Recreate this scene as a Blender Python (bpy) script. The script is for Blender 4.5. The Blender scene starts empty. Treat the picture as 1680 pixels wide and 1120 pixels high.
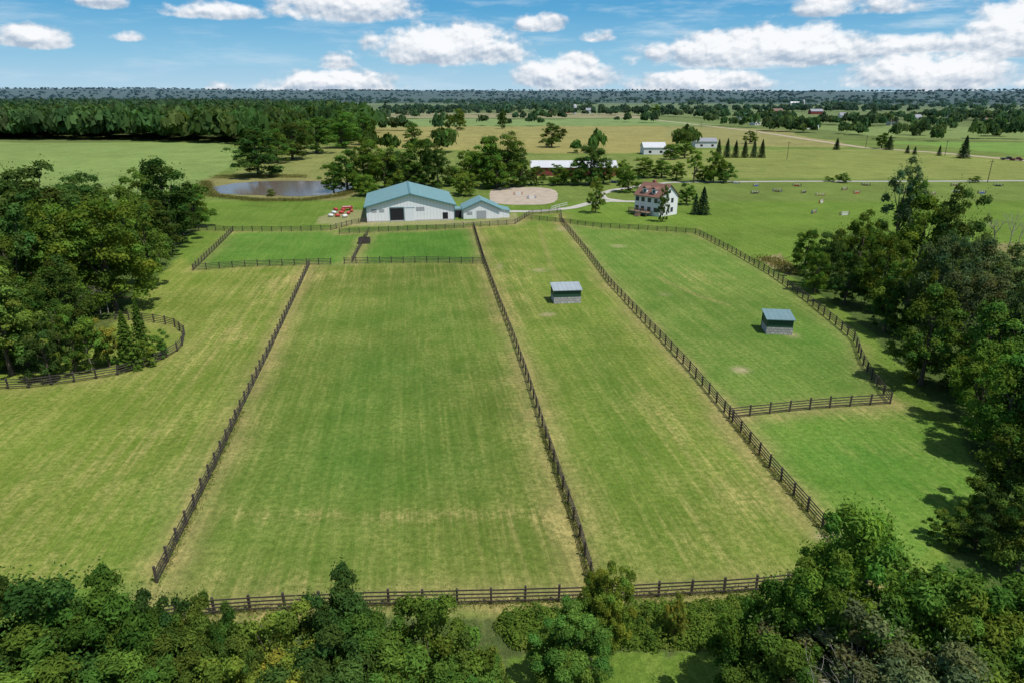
import bpy, math, random
import numpy as np
from mathutils import Vector, Matrix
random.seed(7); rng=np.random.default_rng(11)
S=bpy.context.scene
CH=34.0; TH=math.atan(407/1120.); cs,sn=math.cos(TH),math.sin(TH)
def G(px,py,z=0.0):
    """survey helper: where the sight line through a photo point meets the level z"""
    u=(px-840)/1120.; v=(560-py)/1120.
    t=(CH-z)/(sn-v*cs)
    return (u*t,(cs+v*sn)*t)
def GP(l): return [G(*p) for p in l]
AX=math.radians(8.3)   # paddock axis turned a little left

# ------------------------------------------------------------------ mesh builder
class MB:
    def __init__(s): s.v=[];s.q=[];s.m=[];s.c=[];s.n=0
    def add(s,v,q,mat=0,col=(1,1,1)):
        v=np.asarray(v,dtype=np.float32).reshape(-1,3); q=np.asarray(q,dtype=np.int64).reshape(-1,4)
        s.v.append(v); s.q.append(q+s.n); s.m.append(np.full(len(q),mat,dtype=np.int32))
        c=np.asarray(col,dtype=np.float32)
        if c.ndim==1: c=np.tile(c,(len(v),1))
        s.c.append(c); s.n+=len(v)
    def mesh(s,name,mats,smooth=False):
        v=np.concatenate(s.v);q=np.concatenate(s.q);m=np.concatenate(s.m);c=np.concatenate(s.c)
        me=bpy.data.meshes.new(name)
        me.vertices.add(len(v)); me.vertices.foreach_set('co',v.ravel())
        me.loops.add(len(q)*4); me.loops.foreach_set('vertex_index',q.ravel().astype(np.int32))
        me.polygons.add(len(q)); me.polygons.foreach_set('loop_start',np.arange(0,len(q)*4,4,dtype=np.int32))
        for mt in mats: me.materials.append(mt)
        me.polygons.foreach_set('material_index',m)
        me.polygons.foreach_set('use_smooth',np.full(len(q),smooth,dtype=bool))
        me.update(calc_edges=True)
        a=me.attributes.new('tint','FLOAT_COLOR','POINT')
        a.data.foreach_set('color',np.concatenate([c,np.ones((len(c),1),np.float32)],1).ravel())
        return me
def obj(name,me,loc=(0,0,0),rot=0,parent=None,scale=None):
    o=bpy.data.objects.new(name,me); S.collection.objects.link(o)
    o.location=loc; o.rotation_euler=(0,0,rot)
    if scale is not None: o.scale=scale
    if parent: o.parent=parent
    return o
BQ=np.array([[0,3,2,1],[4,5,6,7],[0,1,5,4],[1,2,6,5],[2,3,7,6],[3,0,4,7]])
def box(mb,x0,x1,y0,y1,z0,z1,mat=0,col=(1,1,1)):
    mb.add([(x0,y0,z0),(x1,y0,z0),(x1,y1,z0),(x0,y1,z0),(x0,y0,z1),(x1,y0,z1),(x1,y1,z1),(x0,y1,z1)],BQ,mat,col)
def beam(mb,p0,p1,w,h,mat=0,col=(1,1,1)):
    p0=Vector(p0);p1=Vector(p1);d=(p1-p0).normalized()
    up=Vector((0,0,1)) if abs(d.z)<.95 else Vector((0,1,0))
    s=d.cross(up).normalized(); u=s.cross(d).normalized()
    P=[]
    for b in (p0,p1):
        for a,c in ((-1,-1),(1,-1),(1,1),(-1,1)): P.append(tuple(b+s*(a*w/2)+u*(c*h/2)))
    mb.add(P,[[0,1,2,3],[7,6,5,4],[0,4,5,1],[1,5,6,2],[2,6,7,3],[3,7,4,0]],mat,col)
def tube(mb,pts,rad,n=6,mat=0,col=(1,1,1)):
    pts=[Vector(p) for p in pts];V=[];Q=[]
    for i,p in enumerate(pts):
        d=(pts[min(i+1,len(pts)-1)]-pts[max(i-1,0)]).normalized()
        a=d.cross(Vector((0.31,0.95,0.05))).normalized(); b=d.cross(a)
        for k in range(n):
            t=2*math.pi*k/n; V.append(tuple(p+(a*math.cos(t)+b*math.sin(t))*rad[i]))
    for i in range(len(pts)-1):
        for k in range(n):
            k2=(k+1)%n; Q.append((i*n+k,i*n+k2,(i+1)*n+k2,(i+1)*n+k))
    mb.add(V,Q,mat,col)

# ------------------------------------------------------------------ materials
def newmat(name):
    m=bpy.data.materials.new(name); m.use_nodes=True; nt=m.node_tree; nt.nodes.clear()
    out=nt.nodes.new('ShaderNodeOutputMaterial'); return m,nt,out
def N(nt,t,**k):
    n=nt.nodes.new(t)
    for a,b in k.items(): setattr(n,a,b)
    return n
def setin(nt,sock,v):
    if isinstance(v,bpy.types.NodeSocket): nt.links.new(v,sock)
    else: sock.default_value=v
def M(nt,op,a,b=0.0,clamp=False):
    n=nt.nodes.new('ShaderNodeMath'); n.operation=op; n.use_clamp=clamp
    setin(nt,n.inputs[0],a); setin(nt,n.inputs[1],b); return n.outputs[0]
def mixc(nt,f,a,b,bt='MIX'):
    n=nt.nodes.new('ShaderNodeMix'); n.data_type='RGBA'; n.blend_type=bt
    setin(nt,n.inputs[0],f)
    setin(nt,n.inputs[6],a if isinstance(a,bpy.types.NodeSocket) else (*a,1)); setin(nt,n.inputs[7],b if isinstance(b,bpy.types.NodeSocket) else (*b,1))
    return n.outputs[2]
def maprange(nt,v,a,b,c=0.,d=1.,smooth=False):
    n=nt.nodes.new('ShaderNodeMapRange'); n.interpolation_type='SMOOTHSTEP' if smooth else 'LINEAR'
    setin(nt,n.inputs[0],v)
    for i,x in enumerate((a,b,c,d)): n.inputs[i+1].default_value=x
    return n.outputs[0]
def noise(nt,vec,scale,detail=3,rough=.55,out='Fac'):
    n=nt.nodes.new('ShaderNodeTexNoise'); n.inputs['Scale'].default_value=scale; n.inputs['Detail'].default_value=detail; n.inputs['Roughness'].default_value=rough
    nt.links.new(vec,n.inputs['Vector']); return n.outputs[out]
def simple(name,col,rough=.8,var=.15,scale=3.,metal=0,bump=0.,usetint=False,spec=.3):
    m,nt,out=newmat(name)
    p=N(nt,'ShaderNodeBsdfPrincipled'); p.inputs['Roughness'].default_value=rough; p.inputs['Metallic'].default_value=metal
    p.inputs['Specular IOR Level'].default_value=spec
    tc=N(nt,'ShaderNodeTexCoord'); nz=noise(nt,tc.outputs['Object'],scale,5,.65)
    if usetint:
        at=N(nt,'ShaderNodeAttribute',attribute_name='tint'); base=at.outputs['Color']
    else: base=None
    fac=maprange(nt,nz,.25,.75,1-var,1+var)
    vm=N(nt,'ShaderNodeVectorMath',operation='SCALE')
    if base is not None: nt.links.new(base,vm.inputs[0])
    else: vm.inputs[0].default_value=col
    nt.links.new(fac,vm.inputs['Scale']); nt.links.new(vm.outputs[0],p.inputs['Base Color'])
    if bump>0:
        b=N(nt,'ShaderNodeBump'); b.inputs['Strength'].default_value=bump; nt.links.new(nz,b.inputs['Height']); nt.links.new(b.outputs[0],p.inputs['Normal'])
    nt.links.new(p.outputs[0],out.inputs[0]); return m
def ribbed(name,col,axis,freq,rough=.45,metal=0.,bump=.5,var=.1):
    m,nt,out=newmat(name)
    p=N(nt,'ShaderNodeBsdfPrincipled'); p.inputs['Roughness'].default_value=rough; p.inputs['Metallic'].default_value=metal
    p.inputs['Specular IOR Level'].default_value=.3
    tc=N(nt,'ShaderNodeTexCoord'); sx=N(nt,'ShaderNodeSeparateXYZ'); nt.links.new(tc.outputs['Object'],sx.inputs[0])
    fr=M(nt,'FRACT',M(nt,'MULTIPLY',sx.outputs[axis],freq))
    rib=M(nt,'LESS_THAN',fr,.12)
    nz=noise(nt,tc.outputs['Object'],.7,5,.65)
    c=mixc(nt,M(nt,'MULTIPLY',rib,.35),col,tuple(x*.45 for x in col))
    vm=N(nt,'ShaderNodeVectorMath',operation='SCALE'); nt.links.new(c,vm.inputs[0]); nt.links.new(maprange(nt,nz,.25,.75,1-var,1+var),vm.inputs['Scale'])
    nt.links.new(vm.outputs[0],p.inputs['Base Color'])
    b=N(nt,'ShaderNodeBump'); b.inputs['Strength'].default_value=bump; b.inputs['Distance'].default_value=.05; nt.links.new(rib,b.inputs['Height']); nt.links.new(b.outputs[0],p.inputs['Normal'])
    nt.links.new(p.outputs[0],out.inputs[0]); return m
def leafmat(name):
    m,nt,out=newmat(name)
    at=N(nt,'ShaderNodeAttribute',attribute_name='tint'); oi=N(nt,'ShaderNodeObjectInfo')
    c=mixc(nt,1.0,at.outputs['Color'],oi.outputs['Color'],'MULTIPLY')
    d=N(nt,'ShaderNodeBsdfDiffuse'); t=N(nt,'ShaderNodeBsdfTranslucent')
    nt.links.new(c,d.inputs[0])
    tcx=mixc(nt,1.0,c,(1.7,1.6,.6),'MULTIPLY'); nt.links.new(tcx,t.inputs[0])
    m1=N(nt,'ShaderNodeMixShader'); m1.inputs[0].default_value=.36; nt.links.new(d.outputs[0],m1.inputs[1]); nt.links.new(t.outputs[0],m1.inputs[2])
    nt.links.new(m1.outputs[0],out.inputs[0]); return m
LEAF=leafmat('foliage')
BARK=simple('bark',(.09,.07,.05),.95,.3,4,bump=.6)
DEADB=simple('grey_bark',(.26,.235,.20),.95,.25,4)
PAINT=simple('painted_parts',(1,1,1),.5,.06,2,usetint=True)
FENCEM=simple('weathered_fence_board',(.062,.050,.042),.9,.5,1.7,bump=.2)

# ------------------------------------------------------------------ numpy noise + helpers
TAB=rng.random((256,256))
def vn(x,y,sc,seed=0):
    x=np.asarray(x)/sc+seed*17.3; y=np.asarray(y)/sc+seed*9.1
    xi=np.floor(x).astype(int);yi=np.floor(y).astype(int);fx=x-xi;fy=y-yi
    fx=fx*fx*(3-2*fx);fy=fy*fy*(3-2*fy)
    a=TAB[xi%256,yi%256];b=TAB[(xi+1)%256,yi%256];c=TAB[xi%256,(yi+1)%256];d=TAB[(xi+1)%256,(yi+1)%256]
    return (a*(1-fx)+b*fx)*(1-fy)+(c*(1-fx)+d*fx)*fy
def fbm(x,y,sc,seed=0,o=4):
    r=0;am=.5;t=0
    for i in range(o): r=r+am*vn(x,y,sc/2**i,seed+i);t+=am;am*=.5
    return r/t
def inpoly(x,y,P):
    r=np.zeros(x.shape,bool);n=len(P)
    for i in range(n):
        x1,y1=P[i];x2,y2=P[(i+1)%n]
        if y1==y2: continue
        c=((y1>y)!=(y2>y))&(x<(x2-x1)*(y-y1)/(y2-y1)+x1); r^=c
    return r
def dpoly(x,y,P,maxd=30):
    d=np.full(x.shape,1e9)
    for (x1,y1),(x2,y2) in zip(P[:-1],P[1:]):
        dx,dy=x2-x1,y2-y1;L=dx*dx+dy*dy+1e-9
        t=np.clip(((x-x1)*dx+(y-y1)*dy)/L,0,1)
        d=np.minimum(d,np.hypot(x-x1-t*dx,y-y1-t*dy))
    return d
def hillz(x,y):
    r=np.hypot(x,y)
    k=np.clip((r-3200)/3300,0,1);k=k*k*(3-2*k)
    return k*(22+62*fbm(x,y,2400,5,3)*np.clip(.6+.5*fbm(x,y,900,8,2),0,1))

# ------------------------------------------------------------------ fence lines (ground contact)
FA=[(258,955),(300,872),(350,772),(395,674),(440,582),(475,507),(508,435)]
FB=[(978,985),(948,872),(925,807),(890,702),(865,622),(840,552),(815,487),(795,433),(777,373)]
FC=[(1420,965),(1350,868),(1262,767),(1200,690),(1130,607),(1060,532),(1000,467),(960,412),(922,366)]
FD=[(1460,662),(1432,627),(1412,592),(1403,562),(1375,537),(1320,492),(1265,452),(1200,414),(1143,384),(1060,378),(980,374),(922,366),(860,360)]
FE=[(1196,686),(1240,681),(1300,674),(1370,668),(1460,662)]
FF=[(230,1022),(375,1004),(620,993),(790,990),(960,985),(1050,980),(1225,971),(1330,960),(1440,950)]
FG=[(317,444),(400,438),(543,434)]
FG2=[(565,433),(700,431),(795,433)]
FH=[(317,444),(350,412),(382,380)]
FI=[(312,377),(382,380),(470,380),(543,378)]
FI2=[(557,384),(640,380),(700,378),(777,373),(845,368)]
FJ=[(578,431),(590,408),(603,386)]
FK=[(543,378),(580,368),(602,366)]
FO=[(-120,640),(0,638),(50,636),(120,627),(200,614),(260,594),(298,572),(303,549),(285,535),(240,527),(190,524)]
FX=[(845,368),(870,352),(920,350),(922,366)]
fences=[FA,FB,FC,FD,FE,FF,FG,FG2,FH,FI,FI2,FJ,FK,FO,FX]
def resample(P,step):
    P=[Vector(p) for p in P]
    L=[0]
    for a,b in zip(P[:-1],P[1:]): L.append(L[-1]+(b-a).length)
    n=max(1,round(L[-1]/step))
    res=[]
    for k in range(n+1):
        s=L[-1]*k/n
        i=0
        while i<len(P)-2 and L[i+1]<s: i+=1
        t=(s-L[i])/max(L[i+1]-L[i],1e-6); res.append(P[i].lerp(P[i+1],min(t,1)))
    return res
for f in fences:
    pts=resample(GP(f),2.45); mb=MB()
    for p in pts:
        lean=(random.uniform(-.04,.04),random.uniform(-.04,.04)); h=random.uniform(1.36,1.52)
        beam(mb,(p.x,p.y,-.05),(p.x+lean[0],p.y+lean[1],h),.15,.15)
    for a,b in zip(pts[:-1],pts[1:]):
        d=(b-a).normalized(); nrm=Vector((d.y,-d.x))*.09
        for z in (.32,.63,.94,1.25):
            za=z+random.uniform(-.03,.03); zb=z+random.uniform(-.03,.03)
            beam(mb,(a.x+nrm.x-d.x*.05,a.y+nrm.y-d.y*.05,za),(b.x+nrm.x-d.x*.06,b.y+nrm.y-d.y*.06,zb),.035,.11)
    obj('wooden_rail_fence',mb.mesh('wooden_rail_fence',[FENCEM]))

# ------------------------------------------------------------------ ground
def axis_vals(lo,hi,s0,g):
    a=[0.0]
    while a[-1]<hi: a.append(a[-1]+max(s0,g*a[-1]))
    b=[0.0]
    while b[-1]>lo: b.append(b[-1]-max(s0,g*-b[-1]))
    return np.array(b[:0:-1]+a)
ys=[-2500,-1200,-600,-300,-150,-80,-40,-20,-5,5,12]
while ys[-1]<11000: ys.append(ys[-1]+(1.5 if ys[-1]<22 else max(.5,.010*ys[-1])))
ys=np.array(ys); xs=axis_vals(-9000,9000,.6,.012)
X,Y=np.meshgrid(xs,ys); nx,ny=len(xs),len(ys)
X=X.ravel();Y=Y.ravel()
wx=X+(fbm(X,Y,9,1)-.5)*4; wy=Y+(fbm(X,Y,9,3)-.5)*4
R=np.hypot(X,Y)
wxf=X+(fbm(X,Y,60,1)-.5)*.05*R; wyf=Y+(fbm(X,Y,60,3)-.5)*.05*R
col=np.zeros((len(X),3)); dry=np.full(len(X),.2)
LAWN=np.array((.094,.158,.022))
col[:]=LAWN
def zone(P,c,d=None,far=False,k=1.0):
    PP=GP(P); m=inpoly(wxf if far else wx,wyf if far else wy,PP)
    col[m]=col[m]*(1-k)+np.array(c)*k
    if d is not None: dry[m]=d
far=Y>230
col[far]=np.array((.105,.150,.032))
ff=R>600
col[ff]=(np.array((.10,.135,.035))[None]*(.7+.6*vn(X[ff],Y[ff],220,4))[:,None])
f2=R>2600; col[f2]=(.022,.045,.022)
zone([(-900,228),(370,236),(392,252),(352,300),(300,318),(100,330),(-900,340)],(.145,.21,.06),.3,True)
zone([(608,186),(1040,186),(1060,194),(600,194)],(.22,.20,.10),.1,True)
zone([(600,196),(1060,195),(1180,206),(600,209)],(.15,.21,.065),.1,True)
zone([(560,209),(1080,207),(1180,222),(1060,252),(900,252),(700,246),(560,240)],(.215,.195,.065),.5,True)
zone([(1090,207),(1290,214),(1420,243),(1200,240),(1090,225)],(.19,.185,.065),.4,True)
zone([(1300,206),(2300,212),(2300,236),(1680,232),(1420,222)],(.14,.19,.055),.2,True)
zone([(1440,232),(2300,238),(2300,262),(1680,256)],(.12,.20,.04),.1,True)
zone([(1040,262),(1130,246),(1440,246),(1700,262),(2300,285),(2300,297),(1110,294),(1040,285)],(.145,.18,.045),.5,True)
zone([(560,246),(900,254),(1040,258),(1040,290),(560,290)],(.12,.16,.04),.4,True)
zone([(450,240),(620,240),(600,290),(500,295),(390,285)],(.15,.17,.05),.5,True)
PADL=[(-500,1000),(258,955),(508,433),(317,444),(290,420),(200,520),(-500,640)]
PADM=FA+[(795,433),(978,985),(230,1022)]
zone(PADL,(.120,.172,.024),.62); zone(PADM,(.106,.148,.024),.58)
zone([(978,985)]+FB[1:]+[(922,366)]+FC[::-1][1:],(.112,.166,.024),.52)
zone([(1196,686),(922,366),(1143,384),(1265,452),(1375,537),(1403,562),(1460,662)],(.090,.160,.026),.36)
zone([(1196,686),(1460,662),(1580,720),(1600,850),(1420,965),(1262,767)],(.090,.172,.024),.3)
zone([(382,382),(543,378),(777,374),(795,430),(317,440)],(.074,.158,.022),.2)
near=(Y<420)&(np.abs(X)<260)
xi=X[near];yi=Y[near];dn=dry[near];cn=col[near]
def spot(px,py,rx,ry,mn=0.):
    gx,gy=G(px,py);z=(CH/(sn-((560-py)/1120.)*cs));sx=rx*z/1120;sy=max(G(px,py-ry)[1]-gy,mn)
    return np.exp(-(((xi-gx)/sx)**2+((yi-gy)/sy)**2))
for (px,py,rx,ry,a) in [(640,600,190,150,.9),(660,760,180,60,.5),(1330,560,80,60,.5),(1420,760,110,50,.8),(700,400,120,30,.5),(1000,640,60,120,.4),(960,420,60,30,.6),(300,800,60,100,.3)]:
    w=spot(px,py,rx,ry)*a*(.5+fbm(xi,yi,7,12))
    dn=dn*(1-.6*np.clip(w,0,1)); cn=cn*(1-np.clip(w,0,1)[:,None]*np.array((.34,.12,.2))[None])
for (px,py,rx,ry,a) in [(640,845,260,10,1.4),(420,955,120,18,.7),(380,545,50,25,.9),(260,740,90,60,.5),(1235,800,80,40,.6),(1090,700,60,60,.6),(455,470,30,25,.9),(840,470,30,50,.7),(1380,682,90,7,.9),(1450,740,60,10,.4),(860,870,70,40,.6),(330,600,40,30,.5),(1560,480,30,30,.3),(100,900,120,60,.4),(1120,860,100,60,.4),(520,450,60,12,.6),(1150,455,60,20,.5)]:
    dn=dn+spot(px,py,rx,ry)*a*(.4+1.0*fbm(xi,yi,3,22))
TAN=np.array((.25,.20,.085)); DIRT=np.array((.34,.27,.17))
for i,f in enumerate(fences):
    d=dpoly(xi,yi,GP(f)); wd=1.0+1.9*fbm(xi,yi,5,30+i)
    amp=.3 if f in (FD,FO,FG,FG2,FI,FH) else .68
    w=np.clip(np.exp(-(d/wd)**2)*amp*(.3+1.1*fbm(xi,yi,2.2,40+i)),0,.9)
    dn=dn+w*.6
    cn=cn*(1-w[:,None])+TAN*w[:,None]
for (px,py,rx,ry,a) in [(1215,606,11,5,1.2),(1015,404,10,2,.8),(898,516,10,2.5,1.2),(886,443,10,2.5,.9),(1243,1075,18,8,1),(1350,880,10,7,.9),(1090,483,8,3,.4),(1298,549,10,4,.8),(925,375,12,4,.6),(1205,690,7,4,.8),(820,437,5,5,.6)]:
    w=np.clip(a*spot(px,py,rx,ry,.5)*(.3+1.1*fbm(xi,yi,1.5,60)),0,.8)
    cn=cn*(1-w[:,None])+DIRT*w[:,None]
for P,wdt,a in [([(1080,455),(1110,470),(1150,487),(1195,500)],.5,.5),([(885,375),(905,440),(925,470)],.6,.35),([(1143,384),(1150,372),(1060,370)],.8,.2)]:
    d=dpoly(xi,yi,GP(P)); w=np.exp(-(d/wdt)**2)*a; cn=cn*(1-w[:,None])+TAN*w[:,None]
m=inpoly(wx[near],wy[near],GP([(520,366),(535,348),(600,345),(760,362),(850,350),(850,366),(600,372)]))
cn[m]=cn[m]*.55+DIRT*.45
for P,c in [([(335,296),(352,291),(560,293),(590,318),(560,328),(440,328),(395,322),(350,322)],(.17,.16,.06)),([(1240,425),(1275,415),(1310,440),(1300,455),(1265,440)],(.20,.17,.08)),([(1560,400),(1900,400),(1900,440),(1600,430)],(.16,.15,.06))]:
    m=inpoly(wx[near],wy[near],GP(P)); cn[m]=c
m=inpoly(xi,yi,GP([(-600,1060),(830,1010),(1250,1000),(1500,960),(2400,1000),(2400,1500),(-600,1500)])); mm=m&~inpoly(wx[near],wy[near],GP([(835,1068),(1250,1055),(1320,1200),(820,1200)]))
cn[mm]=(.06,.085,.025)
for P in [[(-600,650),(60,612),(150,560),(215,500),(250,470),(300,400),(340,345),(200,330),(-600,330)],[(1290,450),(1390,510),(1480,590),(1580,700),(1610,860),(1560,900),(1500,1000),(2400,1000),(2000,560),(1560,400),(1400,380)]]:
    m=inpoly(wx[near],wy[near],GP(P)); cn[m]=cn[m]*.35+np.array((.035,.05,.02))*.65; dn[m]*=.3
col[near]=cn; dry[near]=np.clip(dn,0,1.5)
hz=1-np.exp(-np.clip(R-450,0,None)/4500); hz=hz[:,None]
col=col*(1-hz)+np.array((.08,.13,.17))*hz  # distance haze painted into the ground colour, bluer farther out
col*=(.80+.40*fbm(X,Y,16,70))[:,None]
Z=hillz(X,Y)
me=bpy.data.meshes.new('ground')
V=np.stack([X,Y,Z],1).astype(np.float32)
ii=np.arange(nx*ny).reshape(ny,nx); q=np.stack([ii[:-1,:-1],ii[:-1,1:],ii[1:,1:],ii[1:,:-1]],-1).reshape(-1,4)
me.vertices.add(len(V)); me.vertices.foreach_set('co',V.ravel())
me.loops.add(len(q)*4); me.loops.foreach_set('vertex_index',q.ravel().astype(np.int32))
me.polygons.add(len(q)); me.polygons.foreach_set('loop_start',np.arange(0,len(q)*4,4,dtype=np.int32))
me.update(calc_edges=True)
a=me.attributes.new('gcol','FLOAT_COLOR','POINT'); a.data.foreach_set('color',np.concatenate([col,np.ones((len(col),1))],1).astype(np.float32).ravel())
a=me.attributes.new('dry','FLOAT','POINT'); a.data.foreach_set('value',dry.astype(np.float32))
m,nt,out=newmat('grass_ground')
p=N(nt,'ShaderNodeBsdfPrincipled'); p.inputs['Roughness'].default_value=1; p.inputs['Specular IOR Level'].default_value=.05
geo=N(nt,'ShaderNodeNewGeometry'); pos=geo.outputs['Position']
gc=N(nt,'ShaderNodeAttribute',attribute_name='gcol').outputs['Color']; dr=N(nt,'ShaderNodeAttribute',attribute_name='dry').outputs['Fac']
mp=N(nt,'ShaderNodeMapping'); mp.inputs['Rotation'].default_value=(0,0,-AX); nt.links.new(pos,mp.inputs[0])
def scaled(v,s):
    k=N(nt,'ShaderNodeVectorMath',operation='MULTIPLY'); nt.links.new(v,k.inputs[0]); k.inputs[1].default_value=s; return k.outputs[0]
st=noise(nt,scaled(mp.outputs[0],(.9,.025,1)),1.0,5,.65)
st2=noise(nt,scaled(mp.outputs[0],(2.8,.10,1)),1.0,4,.65)
patch=noise(nt,pos,.12,6,.6); tuft=noise(nt,pos,1.8,6,.75); fine=noise(nt,pos,8,3,.7)
sm_=M(nt,'ADD',M(nt,'MULTIPLY',st,.5),M(nt,'MULTIPLY',st2,.5))
streak=maprange(nt,sm_,.46,.63)
pk=maprange(nt,patch,.38,.66)
brk=maprange(nt,tuft,.38,.6)
dm=M(nt,'MULTIPLY',dr,M(nt,'ADD',M(nt,'MULTIPLY',M(nt,'MULTIPLY',streak,M(nt,'ADD',M(nt,'MULTIPLY',brk,.5),.5)),.85),M(nt,'MULTIPLY',M(nt,'MULTIPLY',pk,brk),.7)),True)
c1=mixc(nt,M(nt,'MULTIPLY',dm,.85),gc,(.28,.235,.085))
lush=M(nt,'MULTIPLY',maprange(nt,noise(nt,pos,.35,5,.65),.48,.7),.45)
c2=mixc(nt,lush,c1,mixc(nt,1.0,gc,(.62,.82,.6),'MULTIPLY'))
v=M(nt,'MULTIPLY',maprange(nt,tuft,.25,.75,.60,1.40),maprange(nt,fine,.25,.75,.66,1.34))
sx=N(nt,'ShaderNodeSeparateXYZ'); nt.links.new(mp.outputs[0],sx.inputs[0])
wv=M(nt,'SINE',M(nt,'ADD',M(nt,'MULTIPLY',sx.outputs[0],2.3),M(nt,'MULTIPLY',patch,2.5)))
v=M(nt,'MULTIPLY',v,M(nt,'ADD',1.0,M(nt,'MULTIPLY',wv,M(nt,'MULTIPLY',dr,M(nt,'MULTIPLY',pk,.10)))))
v=M(nt,'MULTIPLY',v,maprange(nt,sm_,.35,.65,.91,1.09))
v=M(nt,'MULTIPLY',v,maprange(nt,patch,.3,.7,.92,1.09))
vs=N(nt,'ShaderNodeVectorMath',operation='SCALE'); nt.links.new(c2,vs.inputs[0]); nt.links.new(v,vs.inputs['Scale'])
nt.links.new(vs.outputs[0],p.inputs['Base Color'])
b=N(nt,'ShaderNodeBump'); b.inputs['Strength'].default_value=.7; b.inputs['Distance'].default_value=.14; nt.links.new(M(nt,'ADD',tuft,M(nt,'MULTIPLY',fine,.5)),b.inputs['Height']); nt.links.new(b.outputs[0],p.inputs['Normal'])
nt.links.new(p.outputs[0],out.inputs[0])
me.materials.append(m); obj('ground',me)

# ------------------------------------------------------------------ flat sheets
def sheet(name,P,z,mat,jit=0):
    mb=bpy.data.meshes.new(name)
    if jit:
        P=resample(list(P)+[P[0]],2.0)[:-1]
        P=[(p[0]+random.uniform(-jit,jit),p[1]+random.uniform(-jit,jit)) for p in P]
    mb.from_pydata([(p[0],p[1],z) for p in P],[],[list(range(len(P)))]); mb.materials.append(mat); mb.update()
    if mb.polygons[0].normal.z<0: mb.flip_normals()
    return obj(name,mb)
def ribbon(name,pl,w,z,mat):
    pts=resample(GP(pl),3.0); n=len(pts);mb=MB();V=[];Q=[]
    for i,p in enumerate(pts):
        d=(pts[min(i+1,n-1)]-pts[max(i-1,0)]).normalized(); s=Vector((d.y,-d.x)); k=w/2*random.uniform(.93,1.07)
        V+= [(p.x-s.x*k,p.y-s.y*k,z),(p.x+s.x*k,p.y+s.y*k,z)]
    for i in range(n-1): Q.append((2*i,2*i+1,2*i+3,2*i+2))
    mb.add(V,Q); return obj(name,mb.mesh(name,[mat]))
GRAV=simple('gravel',(.36,.34,.30),.95,.2,.8); SAND=simple('arena_sand',(.33,.275,.21),.95,.25,.35); ROADM=simple('pale_road',(.30,.285,.26),.9,.12,.2)
TRACK=simple('dirt_road',(.32,.26,.18),.95,.15,.1)
ribbon('gravel_driveway',[(836,347),(870,347),(905,345),(940,341),(965,334),(1000,330),(1045,331),(1075,336)],3.4,.02,GRAV)
ribbon('gravel_driveway',[(1020,330),(990,326),(985,319),(1005,312),(1040,307),(1060,303),(1112,299)],3.0,.03,GRAV)
ribbon('road',[(1090,300),(1150,299),(1300,298),(1500,298),(1680,297),(2300,297)],3.6,.04,ROADM)
ribbon('dirt_road',[(1010,190),(1075,197),(1160,207),(1240,216),(1330,230),(1420,243),(1540,251),(1680,264),(1900,285)],7,.06,TRACK)
ell=[]
for k in range(48):
    t=2*math.pi*k/48; c_,s_=math.cos(t),math.sin(t); e=.62
    ell.append(G(859+56*math.copysign(abs(c_)**e,c_),322+14.5*math.copysign(abs(s_)**e,s_)))
sheet('riding_arena',ell,.03,SAND,.25)
m,nt,out=newmat('pond_water'); p=N(nt,'ShaderNodeBsdfPrincipled'); p.inputs['Base Color'].default_value=(.13,.105,.085,1); p.inputs['Roughness'].default_value=.14; p.inputs['Specular IOR Level'].default_value=.25
tc=N(nt,'ShaderNodeTexCoord'); nz=noise(nt,tc.outputs['Object'],1.2,4); b=N(nt,'ShaderNodeBump'); b.inputs['Strength'].default_value=.12; nt.links.new(nz,b.inputs['Height']); nt.links.new(b.outputs[0],p.inputs['Normal']); nt.links.new(p.outputs[0],out.inputs[0])
sheet('pond_water',GP([(346,308),(385,301),(430,298),(480,297),(540,298),(585,302),(572,312),(535,320),(490,323),(450,321),(400,320),(360,318)]),.05,m,.5)

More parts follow.
